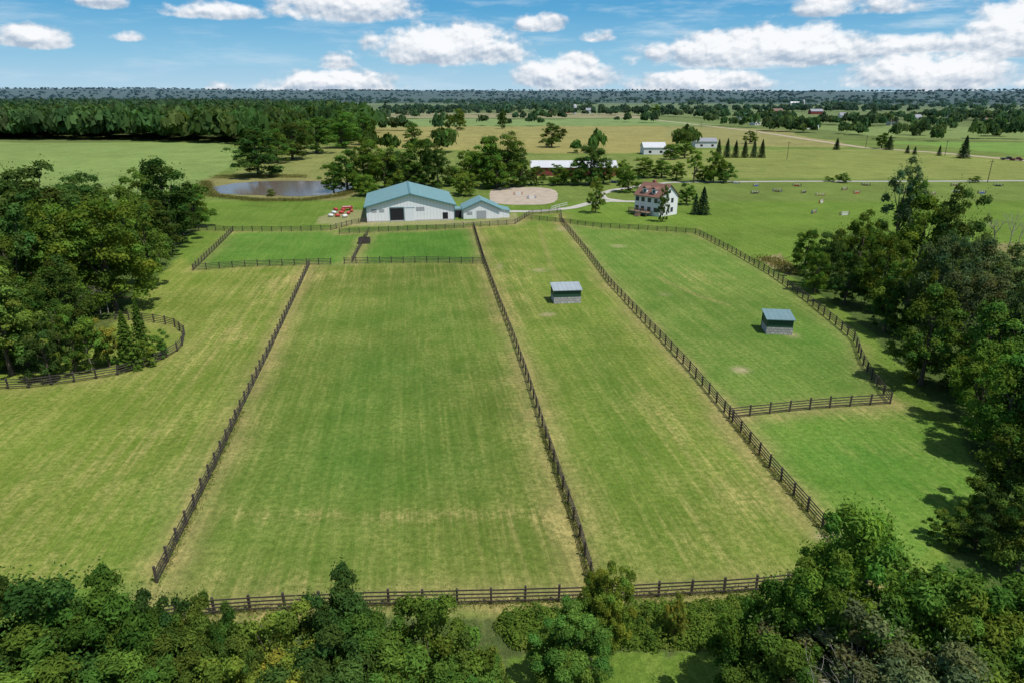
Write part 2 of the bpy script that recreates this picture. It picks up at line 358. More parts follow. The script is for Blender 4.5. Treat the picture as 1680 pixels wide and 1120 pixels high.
# ------------------------------------------------------------------ trees
def unit(a): return a/np.linalg.norm(a,axis=1,keepdims=True)
def leaves(mb,C,Nn,l,w,tint,mat=1):
    n=len(C); t=unit(np.cross(Nn,rng.normal(size=(n,3)))); bt=np.cross(Nn,t)
    l=np.asarray(l).reshape(-1,1) if np.ndim(l) else l; w=np.asarray(w).reshape(-1,1) if np.ndim(w) else w
    V=np.stack([C-t*l/2,C+bt*w/2+t*l*.08,C+t*l/2,C-bt*w/2+t*l*.08],1).reshape(-1,3)
    mb.add(V,np.arange(4*n).reshape(-1,4),mat,np.repeat(tint,4,0))
def decid(name,H=16,R=6,nleaf=9000,leaf=.45,npuff=60,cb=.05,seed=0,feather=False,skirt=True,spread=1.0):
    global rng
    rng=np.random.default_rng(seed); rnd=random.Random(seed)
    mb=MB(); cz0=H*cb; cz=(H+cz0)/2; hh=(H-cz0)/2
    tip=Vector((rnd.uniform(-.4,.4),rnd.uniform(-.4,.4),cz+hh*.45))
    tr=H*.018+.05
    P=[Vector((0,0,-.15)).lerp(tip,t)+Vector((rnd.uniform(-1,1),rnd.uniform(-1,1),0))*.12*t*(H/10) for t in (0,.12,.35,.6,.8,1)]
    tube(mb,P,[tr*1.5,tr,tr*.85,tr*.6,tr*.4,tr*.2],7,0)
    lob=[]
    def ring(n,z0,z1,r0,r1,s0,s1):
        a0=rnd.random()*6
        for i in range(n):
            a=a0+2*math.pi*(i+rnd.uniform(-.25,.25))/n; r=rnd.uniform(r0,r1)
            lob.append((r*math.cos(a),r*math.sin(a),rnd.uniform(z0,z1),rnd.uniform(s0,s1)))
    if skirt: ring(6,-.72,-.45,.38,.62,.30,.42)
    ring(6,-.3,.05,.5,.76,.30,.46)
    ring(4,.15,.55,.25,.5,.26,.42)
    lob.append((rnd.uniform(-.2,.2),rnd.uniform(-.2,.2),.62,rnd.uniform(.26,.38))); lob.append((0,0,0.05,.58))
    lob=np.array(lob); lob[:,:2]*=spread
    pc=[];pr=[]
    for i in range(npuff):
        L=lob[rng.integers(len(lob))]; d=rng.normal(size=3); d/=np.linalg.norm(d); d[2]=d[2]*.9+.12
        c=L[:3]+d*L[3]*rng.uniform(.7,1.2); c[2]=max(c[2],-.92); pc.append(c); pr.append(rng.uniform(.08,.20))
    pc=np.array(pc);pr=np.array(pr)
    for k in range(0,npuff,max(1,npuff//14)):
        c=Vector((pc[k][0]*R,pc[k][1]*R,cz+pc[k][2]*hh)); t0=rnd.uniform(.2,.85); s=Vector((0,0,0)).lerp(tip,t0)
        s.z=min(s.z,max(c.z-.1*H,H*.1)); mid=s.lerp(c,.5)+Vector((0,0,rnd.uniform(-.03,.05)*H))
        tube(mb,[s,mid,c],[tr*.4,tr*.22,tr*.05],5,0)
    w=pr**2; w/=w.sum(); idx=rng.choice(npuff,size=nleaf,p=w)
    d=unit(rng.normal(size=(nleaf,3))); d[:,2]=np.where(d[:,2]<-.4,d[:,2]*-.6,d[:,2])
    rad=pr[idx][:,None]*rng.uniform(.45,1.15,size=(nleaf,1))**.6
    sc=np.array((R,R,hh))
    C=(pc[idx]+d*rad*np.array((1,1,.8)))*sc+np.array((0,0,cz)); C[:,2]=np.maximum(C[:,2],.15)
    Nn=unit(d+rng.normal(size=(nleaf,3))*.5+np.array((0,0,.35)))
    pt=rng.uniform(.66,1.4,size=npuff); hue=rng.uniform(-.14,.24,size=npuff)
    t=pt[idx][:,None]*rng.uniform(.75,1.3,size=(nleaf,1))*np.array((1,1,1))[None]
    t=t*np.stack([1+hue[idx]*1.3,np.ones(nleaf),1-hue[idx]*.5],1)
    lw=rng.uniform(.7,1.3,size=nleaf)*leaf
    if feather: leaves(mb,C,Nn,lw*1.7,lw*.6,t)
    else: leaves(mb,C,Nn,lw,lw*.75,t)
    n2=nleaf//6; d=unit(rng.normal(size=(n2,3))+np.array((0,0,.3))); k=rng.integers(npuff,size=n2)
    C=(pc[k]+d*(pr[k][:,None]*rng.uniform(1.,1.8,size=(n2,1))))*sc+np.array((0,0,cz))
    C[:,2]=np.maximum(C[:,2],.3)
    leaves(mb,C,unit(rng.normal(size=(n2,3))+np.array((0,0,.6))),leaf*.9,leaf*.5,np.ones((n2,3))*rng.uniform(.8,1.3,size=(n2,1)))
    me=mb.mesh(name,[BARK,LEAF]); me['H']=H; me['R']=R; return me
def spruce(name,H=12,R=3.2,nleaf=7000,seed=0):
    rng2=np.random.default_rng(seed); mb=MB()
    tube(mb,[(0,0,-.1),(0,0,H*.5),(0,0,H)],[.22,.13,.02],6,0)
    nb=150; C=[];Nn=[];T=[]
    per=nleaf//nb
    for i in range(nb):
        f=(i/nb); z=H*(.05+.93*f); r=R*(1-f)**.85*rng2.uniform(.72,1.1); a=i*2.4+rng2.uniform(-.3,.3)
        s=rng2.uniform(.12,1,size=per)**.7; w=(1-s*.6)*r*.32
        off=rng2.normal(size=per)*w*.6
        x=s*r*math.cos(a)-off*math.sin(a); y=s*r*math.sin(a)+off*math.cos(a)
        zz=z-s*r*.28+rng2.normal(size=per)*.06-np.abs(off)*.25
        C.append(np.stack([x,y,zz],1)); n=rng2.normal(size=(per,3))*.35+np.array((math.cos(a)*.5,math.sin(a)*.5,.8)); Nn.append(n)
        T.append(np.ones((per,3))*rng2.uniform(.75,1.25))
    C=np.concatenate(C);Nn=unit(np.concatenate(Nn));T=np.concatenate(T)
    leaves(mb,C,Nn,rng2.uniform(.3,.55,size=len(C)),rng2.uniform(.15,.28,size=len(C)),T)
    me=mb.mesh(name,[BARK,LEAF]); me['H']=H; me['R']=R; return me
def bare(name,H=10,seed=0,mat=None):
    rnd=random.Random(seed); mb=MB()
    def br(p,d,L,r,lv):
        q=p+d*L*.5+Vector((rnd.uniform(-1,1),rnd.uniform(-1,1),rnd.uniform(-.3,1)))*L*.06; e=p+d*L
        tube(mb,[p,q,e],[r,r*.8,r*.6],5 if lv<2 else 3,0)
        if lv<5:
            for k in range(3 if lv<4 else 2):
                nd=(d+Vector((rnd.uniform(-1,1),rnd.uniform(-1,1),rnd.uniform(-.25,.6)))*.75).normalized()
                br(p.lerp(e,rnd.uniform(.45,1)),nd,L*rnd.uniform(.55,.8),r*.58,lv+1)
    br(Vector((0,0,-.1)),Vector((.03,.02,1)),H*.33,H*.013,0)
    me=mb.mesh(name,[mat or DEADB]); me['H']=H; me['R']=H*.35; return me
NEAR=[decid('near_tree_a',11,4.3,34000,.21,130,.03,seed=1,feather=True),decid('near_tree_b',11,4.0,36000,.19,150,.03,seed=2,feather=True),decid('near_tree_c',11,4.2,30000,.24,120,.03,seed=3)]
MID=[decid('tree_a',16,6.5,14000,.40,95,.04,seed=11),decid('tree_b',16,6.2,13000,.42,85,.05,seed=12),decid('tree_c',16,6.3,15000,.38,110,.03,seed=13),decid('tree_d',17,5.5,12000,.40,75,.06,seed=14),decid('tree_e',16,6.8,14000,.40,120,.03,seed=15)]
SPARSE=[decid('sparse_tree',18,5,6500,.38,42,.12,seed=21,skirt=False)]
SHR=[decid('shrub_a',5,2.6,8000,.19,50,.0,seed=31),decid('shrub_b',5,2.4,7500,.2,45,.0,seed=32)]
SPR=[spruce('spruce_a',seed=41),spruce('spruce_b',12,2.8,seed=42)]
BARE=[bare('bare_a',10,51),bare('bare_b',10,52)]
KIND={'near':(NEAR,'deciduous_tree'),'mid':(MID,'deciduous_tree'),'sparse':(SPARSE,'tall_deciduous_tree'),'shrub':(SHR,'shrub'),'spruce':(SPR,'spruce_tree'),'bare':(BARE,'bare_tree')}
GREEN={'d':(.048,.094,.021),'m':(.076,.142,.024),'l':(.120,.198,.030),'y':(.175,.238,.040),'s':(.032,.066,.029),'g':(.090,.132,.052)}
cnt=0
def put(kind,x,y,h,R,c='m'):
    global cnt
    me_l,nm=KIND[kind]; me=me_l[cnt%len(me_l)]; cnt+=1
    o=obj(nm,me,(x,y,0),random.uniform(0,6.28),None,(R/me['R'],R/me['R']*random.uniform(.88,1.12),h/me['H']))
    g=np.array(GREEN[c])*random.uniform(.76,1.28)*np.array((random.uniform(.84,1.2),1,random.uniform(.9,1.15)))
    o.color=(*g,1); return o
def tree(px,base,top,w,c='m',kind='mid'):
    x,y=G(px,base); v=(560-top)/1120.; q=y*(sn-v*cs)/(cs+v*sn); h=CH-q
    depth=y*cs+(CH-h*.6)*sn
    return put(kind,x,y,h,w*depth/1120/2,c)
def ttop(px,py,h,R,c='m',kind='near'):
    x,y=G(px,py+24,h*.98); return put(kind,x,y,h,R,c)
# left wood
for t in [(75,470,264,200,'d'),(15,440,275,150,'d'),(135,440,300,130,'d'),(283,402,256,140,'d'),(235,395,285,90,'m'),(205,440,300,140,'m'),(262,420,330,80,'d'),
          (190,508,322,165,'l'),(250,470,330,80,'m'),(110,520,345,150,'m'),(40,540,330,160,'d'),(-20,600,420,170,'d'),(10,560,380,120,'m'),(-90,520,290,220,'d'),(-140,640,380,240,'d'),(320,372,300,70,'m'),(20,615,440,130,'m'),(70,570,460,100,'m'),(-60,400,280,160,'m'),
          (160,400,290,110,'d'),(60,400,300,130,'m'),(120,560,430,100,'d'),(300,385,310,70,'d')]: tree(*t)
for t in [(82,625,532,72,'d'),(45,600,490,80,'m'),(150,605,505,80,'l'),(125,612,520,60,'m'),(180,600,525,60,'y'),(100,590,480,80,'m'),(265,585,545,40,'m'),(245,598,560,40,'l')]: tree(*t,kind='shrub')
for t in [(216,604,508,52,'m'),(238,588,488,50,'m')]: tree(*t,kind='spruce')
for t in [(165,517,442,50),(178,514,450,50),(150,608,530,40)]: tree(*t,kind='bare')
# pond + hedgerow behind the barn
for t in [(425,290,214,104,'d'),(480,262,198,80,'d'),(520,252,192,80,'m'),(562,243,186,70,'m'),(597,238,182,50,'m'),(455,268,215,60,'m'),
          (548,316,268,40,'m'),(570,314,245,62,'m'),(600,312,232,78,'m'),(632,310,238,70,'m'),(652,308,252,50,'d'),(600,322,285,40,'l'),(690,304,226,84,'m'),(718,308,236,60,'d'),(745,304,270,50,'l'),(680,308,270,50,'m'),
          (772,302,245,50,'l'),(800,308,224,78,'m'),(833,306,222,84,'m'),(855,306,250,50,'d'),(815,310,262,60,'l'),(765,322,283,40,'l'),(752,318,292,26,'l'),(677,232,204,32,'m'),(905,242,200,44,'d'),
          (948,304,262,44,'m'),(968,304,236,60,'d'),(990,302,260,44,'m'),(1030,316,276,40,'m'),(1022,300,262,40,'l'),(977,350,294,31,'l'),(1056,292,258,50,'m'),(1085,292,262,44,'m'),(1110,296,268,34,'l'),
          (1170,300,246,38,'l'),(1190,300,268,40,'m'),(1155,298,272,36,'m'),(1126,336,300,36,'m'),(1087,364,308,22,'m'),(915,304,268,40,'m'),(880,304,275,40,'m'),(1100,262,236,34,'m'),(1123,260,230,38,'m'),
          (755,214,180,26,'m'),(738,212,186,20,'m'),(825,212,182,18,'d'),(925,304,282,30,'m'),(1446,244,218,30,'m'),(1075,190,172,20,'m'),(1383,300,284,26,'m'),(1230,236,216,24,'m'),(445,322,310,18,'l'),(660,296,250,60,'m'),(780,296,252,50,'m'),(620,296,250,60,'d')]: tree(*t)
tree(1138,300,243,34,'l','sparse')
for x in (1178,1192,1206,1221,1236,1249): tree(x,259,226+random.uniform(-2,4),17,'s','spruce')
for t in [(1152,352,306,33,'s'),(1580,260,222,28,'s'),(1140,352,318,20,'s'),(1458,246,222,18,'s'),(1540,256,238,10,'s'),(1500,254,240,10,'s'),(1488,252,238,10,'s'),(1372,246,226,14,'s')]: tree(*t,kind='spruce')
for t in [(1600,300,290,24,'m'),(1360,298,290,20,'m')]: tree(*t,kind='shrub')
# right wood
for t in [(1318,450,374,58,'m'),(1356,474,384,64,'d'),(1402,470,344,80,'m'),(1385,500,420,60,'d'),(1440,510,378,90,'m'),(1500,470,318,110,'m'),(1546,480,316,100,'d'),(1478,545,402,110,'m'),(1450,545,460,60,'d'),(1525,560,380,110,'g'),
          (1590,540,385,110,'g'),(1650,540,410,130,'g'),(1712,600,430,150,'m'),(1510,630,478,118,'m'),(1575,600,440,120,'g'),(1600,660,490,130,'m'),(1660,660,470,130,'g'),(1600,700,560,110,'l'),(1635,750,590,140,'m'),(1700,770,560,160,'m'),
          (1640,850,700,140,'m'),(1720,880,700,180,'d'),(1668,935,800,130,'m'),(1770,640,440,200,'m'),(1800,520,380,180,'m'),(1860,800,560,260,'d'),(1740,500,380,140,'m'),(1620,880,800,80,'d'),(1900,600,420,200,'m'),(1335,480,410,50,'m'),(1425,460,360,70,'d')]: tree(*t)
tree(1462,440,262,80,'g','sparse'); tree(1478,440,280,60,'m','sparse')
for t in [(1552,890,838,74,'m'),(1600,900,850,70,'d'),(1585,860,810,50,'m'),(1560,640,590,50,'d')]: tree(*t,kind='shrub')
for t in [(1628,402,326,60),(1655,404,332,50),(1672,400,340,40),(1604,520,400,60)]: tree(*t,kind='bare')
# foreground
for t in [(40,945,11.5,4.4,'d'),(145,942,11,3.8,'m'),(-70,935,12,4.6,'d'),(240,950,9,2.3,'d'),(308,970,8.6,2.3,'m'),(355,980,8.2,1.5,'m'),(90,1030,9,4.2,'m'),(220,1045,8.5,3.9,'m'),(-20,1050,9.5,4.5,'m'),
          (350,1070,7.5,3,'l'),(400,1020,7.6,2.0,'m'),(290,1040,7.8,2.8,'m'),(465,985,9,3.0,'l'),(548,932,10.2,3.1,'d'),(610,985,9,2.8,'m'),(700,966,9.6,3.2,'m'),(640,1045,8.6,3.6,'m'),(520,1045,8.6,3.6,'d'),(760,1020,7.6,2.0,'m'),(790,1075,6,2.4,'m'),(440,1075,6.8,2.9,'y'),(330,1105,6,2.4,'y'),(720,1090,7,3,'m'),(160,1120,7,4,'m'),(590,1120,7,4,'m'),
          (1440,822,13.5,4.3,'l'),(1350,885,11.5,3.3,'m'),(1275,935,9.4,2.6,'m'),(1555,905,12,4.2,'m'),(1640,975,11,4,'m'),(1410,970,10,4.2,'g'),(1310,1025,8,3.6,'m'),(1520,1030,10,4.3,'g'),(1640,1075,9,4.2,'m'),(1730,940,11,4.4,'m'),(1420,1110,8,3.6,'g')]: ttop(*t)
tree(1000,1052,922,88,'l','near'); tree(935,1125,1000,145,'m','near'); tree(968,1040,945,50,'l','near'); tree(1106,1048,972,36,'y','near')
for (px,py,h) in [(1375,1010,9.4),(1400,1040,9.0),(1440,1060,8.8)]:
    x,y=G(px,py,h); o=obj('bare_tree',BARE[random.randint(0,1)],(x,y-1.2,0),random.uniform(0,6),None,(1.2,1.2,h/9.2))
# weed thicket along the bottom lane
mb=MB(); rng=np.random.default_rng(77)
P=GP([(820,1012),(1000,1003),(1250,985),(1260,1045),(1130,1058),(840,1066)]); PX=np.array(P)
n=0
while n<420:
    x=rng.uniform(PX[:,0].min(),PX[:,0].max());y=rng.uniform(PX[:,1].min(),PX[:,1].max())
    if not inpoly(np.array([x]),np.array([y]),P)[0]: continue
    n+=1; k=130; r=rng.uniform(.3,.8); h=rng.uniform(.2,1.2)*(.3+vn(x,y,3,5)); d=unit(rng.normal(size=(k,3))); d[:,2]=abs(d[:,2])
    C=np.array((x,y,0))+d*np.array((r,r,h)); C[:,2]+=.04; tone=np.array(GREEN[random.choice('mlllly')])*random.uniform(.7,1.05)
    leaves(mb,C,unit(d+rng.normal(size=(k,3))*.6+np.array((0,0,.3))),.2,.11,np.tile(tone,(k,1)),0)
o=obj('weed_thicket',mb.mesh('weed_thicket',[LEAF])); o.color=(1,1,1,1)
# unmown grass under the near fences
mb=MB()
for f in (FF,FA[:4],FB[:4],FC[:4]):
    for p in resample(GP(f),.28):
        k=16; C=np.array((p.x,p.y,0))+np.stack([rng.normal(size=k)*.28,rng.normal(size=k)*.28,rng.uniform(.05,.38,k)*rng.uniform(.4,1.2)],1)
        cc=np.array((.17,.16,.05)) if rng.random()<.5 else np.array((.11,.17,.03))
        leaves(mb,C,unit(rng.normal(size=(k,3))*np.array((1,1,.35))),.3,.06,np.tile(cc*rng.uniform(.7,1.25),(k,1)),0)
o=obj('tall_grass',mb.mesh('tall_grass',[LEAF])); o.color=(1,1,1,1)
# reeds round the pond
mb=MB()
for f,hr in [([(336,300),(345,322),(420,330),(500,330),(560,322),(592,310)],.8),([(352,293),(420,291),(500,292)],1.3),([(1245,428),(1275,432),(1300,450)],1.2)]:
    for p in resample(GP(f),.7):
        k=60; C=np.array((p.x,p.y,0))+np.stack([rng.normal(size=k)*1.3,rng.normal(size=k)*1.3,rng.uniform(.1,hr,k)],1)
        leaves(mb,C,unit(rng.normal(size=(k,3))*np.array((1,1,.3))),.5,.16,np.tile(np.array((.16,.155,.05))*rng.uniform(.7,1.2),(k,1)),0)
o=obj('reed_bank',mb.mesh('reed_bank',[LEAF])); o.color=(1,1,1,1)

# ------------------------------------------------------------------ distant woods
def farTemplate(nf,seed,j=.4,up=.25):
    r=np.random.default_rng(seed); k=9; pc=unit(r.normal(size=(k,3)))*r.uniform(.3,.62,size=(k,1))*np.array((1,1,.75)); idx=r.integers(k,size=nf)
    d=unit(r.normal(size=(nf,3))); d[:,2]=np.abs(d[:,2])*.9-.15
    C=pc[idx]+d*.42; C[:,2]=C[:,2]*.5+.52; Nn=unit(d+r.normal(size=(nf,3))*j+np.array((0,0,up)))
    t=unit(np.cross(Nn,r.normal(size=(nf,3)))); b=np.cross(Nn,t); s=.17
    V=np.stack([C-t*s,C-b*s,C+t*s,C+b*s],1); V[...,2]=np.maximum(V[...,2],0)
    return V.reshape(-1,3),np.repeat(r.uniform(.8,1.2,size=nf),4)
FT=[farTemplate(150,s) for s in range(5)]; FT2=[farTemplate(50,s+9,.2,.5) for s in range(5)]
def farwood(name,pts,hmin,hmax,low=False,seed=0,wf=1.0):
    r=np.random.default_rng(seed); mb=MB(); pts=np.asarray(pts); Zs=hillz(pts[:,0],pts[:,1])
    for (x,y),z0 in zip(pts,Zs):
        T,tn=(FT2 if low else FT)[r.integers(5)]; h=r.uniform(hmin,hmax); w=h*r.uniform(.34,.58)*wf; a=r.uniform(0,6.28); ca,sa=math.cos(a),math.sin(a)
        V=np.stack([(T[:,0]*ca-T[:,1]*sa)*w+x,(T[:,0]*sa+T[:,1]*ca)*w+y,T[:,2]*h+z0],1)
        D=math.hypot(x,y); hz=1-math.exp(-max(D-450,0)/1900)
        c=np.array((.062,.115,.026))*r.uniform(.65,1.4)*np.array((r.uniform(.8,1.3),1,1)); c=c*(1-hz)+np.array((.052,.104,.155))*r.uniform(.96,1.04)*hz  # aerial haze baked into each tree's tint by its distance
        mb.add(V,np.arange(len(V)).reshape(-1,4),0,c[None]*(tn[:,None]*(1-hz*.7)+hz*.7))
    o=obj(name,mb.mesh(name,[LEAF])); o.color=(1,1,1,1); return o
def sample(P,dens,seed):
    P=GP(P);A=np.array(P);r=np.random.default_rng(seed); x0,x1,y0,y1=A[:,0].min(),A[:,0].max(),A[:,1].min(),A[:,1].max()
    n=int((x1-x0)*(y1-y0)/dens); x=r.uniform(x0,x1,n);y=r.uniform(y0,y1,n); m=inpoly(x,y,P); return np.stack([x[m],y[m]],1)
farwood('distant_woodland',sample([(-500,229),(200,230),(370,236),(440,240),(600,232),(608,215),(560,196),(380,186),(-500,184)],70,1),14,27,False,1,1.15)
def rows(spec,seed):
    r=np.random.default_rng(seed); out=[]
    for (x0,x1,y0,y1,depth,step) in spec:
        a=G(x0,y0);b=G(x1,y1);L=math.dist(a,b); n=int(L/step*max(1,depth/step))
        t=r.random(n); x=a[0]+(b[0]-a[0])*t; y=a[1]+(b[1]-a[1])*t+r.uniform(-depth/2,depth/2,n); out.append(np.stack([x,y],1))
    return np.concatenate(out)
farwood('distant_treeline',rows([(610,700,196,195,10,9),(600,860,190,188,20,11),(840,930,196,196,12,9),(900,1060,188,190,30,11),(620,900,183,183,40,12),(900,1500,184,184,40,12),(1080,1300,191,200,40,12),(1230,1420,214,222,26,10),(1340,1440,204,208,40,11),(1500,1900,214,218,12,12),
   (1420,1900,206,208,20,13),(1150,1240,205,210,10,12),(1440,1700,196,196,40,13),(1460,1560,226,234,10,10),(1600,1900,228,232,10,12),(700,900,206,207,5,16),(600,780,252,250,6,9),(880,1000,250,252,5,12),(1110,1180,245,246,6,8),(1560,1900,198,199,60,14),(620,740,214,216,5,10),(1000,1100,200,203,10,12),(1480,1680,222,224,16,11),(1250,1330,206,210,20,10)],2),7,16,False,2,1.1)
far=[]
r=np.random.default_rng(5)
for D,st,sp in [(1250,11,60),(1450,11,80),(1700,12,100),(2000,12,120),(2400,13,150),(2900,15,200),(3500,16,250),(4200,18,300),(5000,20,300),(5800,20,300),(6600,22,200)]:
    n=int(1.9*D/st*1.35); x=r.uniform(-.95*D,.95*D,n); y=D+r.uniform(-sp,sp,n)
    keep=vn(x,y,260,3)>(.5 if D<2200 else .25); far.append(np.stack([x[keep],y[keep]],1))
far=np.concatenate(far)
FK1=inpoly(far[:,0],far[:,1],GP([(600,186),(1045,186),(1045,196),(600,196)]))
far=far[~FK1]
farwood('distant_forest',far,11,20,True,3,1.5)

# ------------------------------------------------------------------ buildings
WHITE=ribbed('white_steel_siding',(.72,.73,.74),0,1.1,.5,0,.3,.05); WHITEY=ribbed('white_steel_siding_side',(.70,.71,.72),1,1.1,.5,0,.3,.05)
TEAL=ribbed('teal_metal_roof',(.14,.255,.26),1,1.1,.5,0,.5,.14)
DARK=simple('dark_interior',(.015,.015,.018),.9,.1); TRIM=simple('teal_trim',(.08,.17,.18),.5,.05); GLASS=simple('window_glass',(.04,.05,.06),.12,.1,spec=.6)
GREY=simple('grey_louver',(.32,.33,.35),.7,.1); CONC=simple('concrete',(.42,.41,.39),.9,.12,3)
def empty(name,x,y,rot):
    o=bpy.data.objects.new(name,None); S.collection.objects.link(o); o.location=(x,y,0); o.rotation_euler=(0,0,rot); o.empty_display_size=1; return o
def part(par,name,fn,mats):
    mb=MB(); fn(mb); o=obj(name,mb.mesh(name,mats),parent=par); return o
def gable_shell(W,L,eh,rise,off=0.):
    def f(mb):
        h=W/2
        for y,s in ((0,1),(L,-1)):
            V=[(-h,y,0),(off,y,0),(off,y,eh+rise),(-h,y,eh),(h,y,0),(h,y,eh)]
            q=[[0,1,2,3],[1,4,5,2]]
            if s<0: q=[a[::-1] for a in q]
            mb.add(V,q,0)
        mb.add([(-h,0,0),(-h,0,eh),(-h,L,eh),(-h,L,0)],[[0,1,2,3]],1); mb.add([(h,0,0),(h,L,0),(h,L,eh),(h,0,eh)],[[0,1,2,3]],1)
    return f
def gable_roof(W,L,eh,rise,ov=.5,t=.18,off=0.):
    def f(mb):
        h=W/2
        for s in (-1,1):
            run=h-s*off if s>0 else h+off
            sl=rise/run; xe=s*(h+ov); ze=eh-sl*ov
            V=[]
            for z in (0.02,t): V+=[(off,-ov,eh+rise+z),(xe,-ov,ze+z),(xe,L+ov,ze+z),(off,L+ov,eh+rise+z)]
            q=[[0,1,2,3],[7,6,5,4],[0,4,5,1],[1,5,6,2],[2,6,7,3],[3,7,4,0]]
            if s<0: q=[a[::-1] for a in q]
            mb.add(V,[a[::-1] for a in q],0)
    return f
a=G(601,365);b_=G(747,361); bx,by=(a[0]+b_[0])/2,(a[1]+b_[1])/2; W=math.dist(a,b_)*.985
barn=empty('horse_barn',bx,by,math.atan2(b_[1]-a[1],b_[0]-a[0])*.5+math.radians(5)); L=27; eh=4.3; rise=3.3
part(barn,'walls',gable_shell(W,L,eh,rise),[WHITE,WHITEY]); part(barn,'roof',gable_roof(W,L,eh,rise,.6,.2),[TEAL])
sc_=W/146.
def xx(px): return (px-674)*sc_
def f(mb):
    box(mb,xx(640),xx(662),-.04,-.01,.02,3.7,0); box(mb,xx(727),xx(736),-.04,-.01,.02,2.2,0)
part(barn,'door_openings',f,[DARK])
def f(mb):
    box(mb,xx(640)-.15,xx(640),-.09,-.005,.0,3.85); box(mb,xx(662),xx(662)+.15,-.09,-.005,.0,3.85); box(mb,xx(640)-.15,xx(662)+.15,-.1,-.004,3.85,4.0)
    box(mb,xx(663)+.15,xx(680),-.12,-.005,.05,3.7,1,(.66,.68,.70)); box(mb,xx(664),xx(681),-.16,-.004,3.72,3.82)
part(barn,'door_frame_and_sliding_door',f,[TRIM,PAINT])
def f(mb):
    box(mb,xx(683),xx(697),-.06,-.004,2.9,3.9,0)
    for px in (610,622): box(mb,xx(px),xx(px+8),-.05,-.004,2.7,3.6,0)
part(barn,'louvers',f,[GREY])
def f(mb):
    h=W/2
    for s in (-1,1): beam(mb,(0,-.62,eh+rise-.02),(s*(h+.6),-.62,eh-.6*rise/h-.02),.08,.32)
    for s in (-1,1): beam(mb,(s*(h+.02),-.03,0),(s*(h+.02),-.03,eh),.16,.16)
part(barn,'rake_trim',f,[TRIM])
def f(mb): box(mb,-.25,.25,-.55,L+.55,eh+rise+.12,eh+rise+.3)
part(barn,'ridge_cap',f,[TRIM])
def f(mb): box(mb,-W/2-.03,W/2+.03,-.05,L+.05,0,.35)
part(barn,'foundation_band',f,[CONC])
sm=empty('stable_annex',*G(790,359),math.radians(7)); W2=10.3; L2=9
part(sm,'walls',gable_shell(W2,L2,2.9,2.3),[WHITE,WHITEY]); part(sm,'roof',gable_roof(W2,L2,2.9,2.3,.45,.16),[TEAL])
def f(mb):
    box(mb,-1.4,1.4,-.05,-.006,.02,2.3,0); box(mb,-4.2,-2.6,-.05,-.006,1.2,2.1,0)
part(sm,'door_and_window',f,[GREY])
def f(mb):
    for s in (-1,1): beam(mb,(0,-.47,5.18),(s*5.6,-.47,2.68),.08,.28)
part(sm,'rake_trim',f,[TRIM])
def f(mb):
    mb.add([(5.16,1,0),(8.2,1,0),(8.2,1,1.9),(5.16,1,2.55)],[[0,1,2,3]],0); mb.add([(8.2,1,0),(8.2,8,0),(8.2,8,1.9),(8.2,1,1.9)],[[0,1,2,3]],0)
    mb.add([(5.2,.7,2.66),(8.6,.7,1.95),(8.6,8.4,1.95),(5.2,8.4,2.66)],[[0,1,2,3]],1)
part(sm,'lean_to',f,[WHITE,TEAL])
def f(mb):
    box(mb,-8.0,-5.2,2.5,7,0,2.4,0); box(mb,-8.2,-5.17,2.3,7.2,2.4,2.6,1); box(mb,-7.6,-5.6,2.44,2.5,.02,2.1,2)
part(sm,'link_passage',f,[WHITE,TEAL,DARK])
# farmhouse: gable end faces right-front, deck side faces left-front
hx,hy=G(1096,354); hs=empty('farmhouse',hx,hy,math.radians(40))
ROOFB=simple('brown_shingles',(.17,.088,.065),.9,.25,2.5); SID=ribbed('white_clapboard',(.74,.74,.73),2,5.,.6,0,.3,.04); WOOD=simple('deck_wood',(.20,.14,.09),.85,.25,2)
Wh,Lh,eh2,ri=8.2,9.5,5.6,3.2
part(hs,'walls',gable_shell(Wh,Lh,eh2,ri),[SID,SID]); part(hs,'roof',gable_roof(Wh,Lh,eh2,ri,.4,.2),[ROOFB])
def f(mb):
    for z in (1.0,3.7):
        for x in (-2.8,0.9): box(mb,x,x+1.1,-.06,-.005,z,z+1.3)
    box(mb,-.5,.5,-.06,-.005,6.6,7.6)
    for z in (1.2,3.8):
        for y in (1.0,3.4,5.8,7.9): box(mb,-Wh/2-.06,-Wh/2-.005,y,y+1.2,z,z+1.25)
part(hs,'windows',f,[GLASS])
def f(mb):
    box(mb,-Wh/2-3.0,-Wh/2-.02,2.5,9.3,1.05,1.2)
    for y in (2.6,4.8,7,9.2): box(mb,-Wh/2-2.95,-Wh/2-2.8,y-.07,y+.07,0,2.15)
    box(mb,-Wh/2-2.98,-Wh/2-2.82,2.5,9.3,2.1,2.2)
    for k in range(23): box(mb,-Wh/2-2.93,-Wh/2-2.88,2.6+k*.29,2.65+k*.29,1.2,2.1)
    for k in range(5): box(mb,-Wh/2-3.0-.3*(k+1),-Wh/2-3.0-.3*k,4.5,6.0,.0,1.0-.2*k)
part(hs,'deck',f,[WOOD])
def f(mb):
    for y in (2.4,5.8):
        box(mb,-3.4,-1.4,y,y+1.5,eh2+.4,eh2+2.0,0); box(mb,-3.47,-3.4,y+.35,y+1.15,eh2+.9,eh2+1.7,2)
        mb.add([(-3.7,y-.25,eh2+1.95),(-3.7,y+.75,eh2+2.6),(-.6,y+.75,eh2+2.6),(-.6,y-.25,eh2+1.95),(-3.7,y+1.75,eh2+1.95),(-.6,y+1.75,eh2+1.95)],[[0,1,2,3],[1,4,5,2]],1)
part(hs,'dormers',f,[SID,ROOFB,GLASS])
def f(mb): box(mb,.6,1.5,6.2,7.1,6.5,9.6)
part(hs,'chimney',f,[simple('brick',(.25,.11,.08),.9,.2,6)])
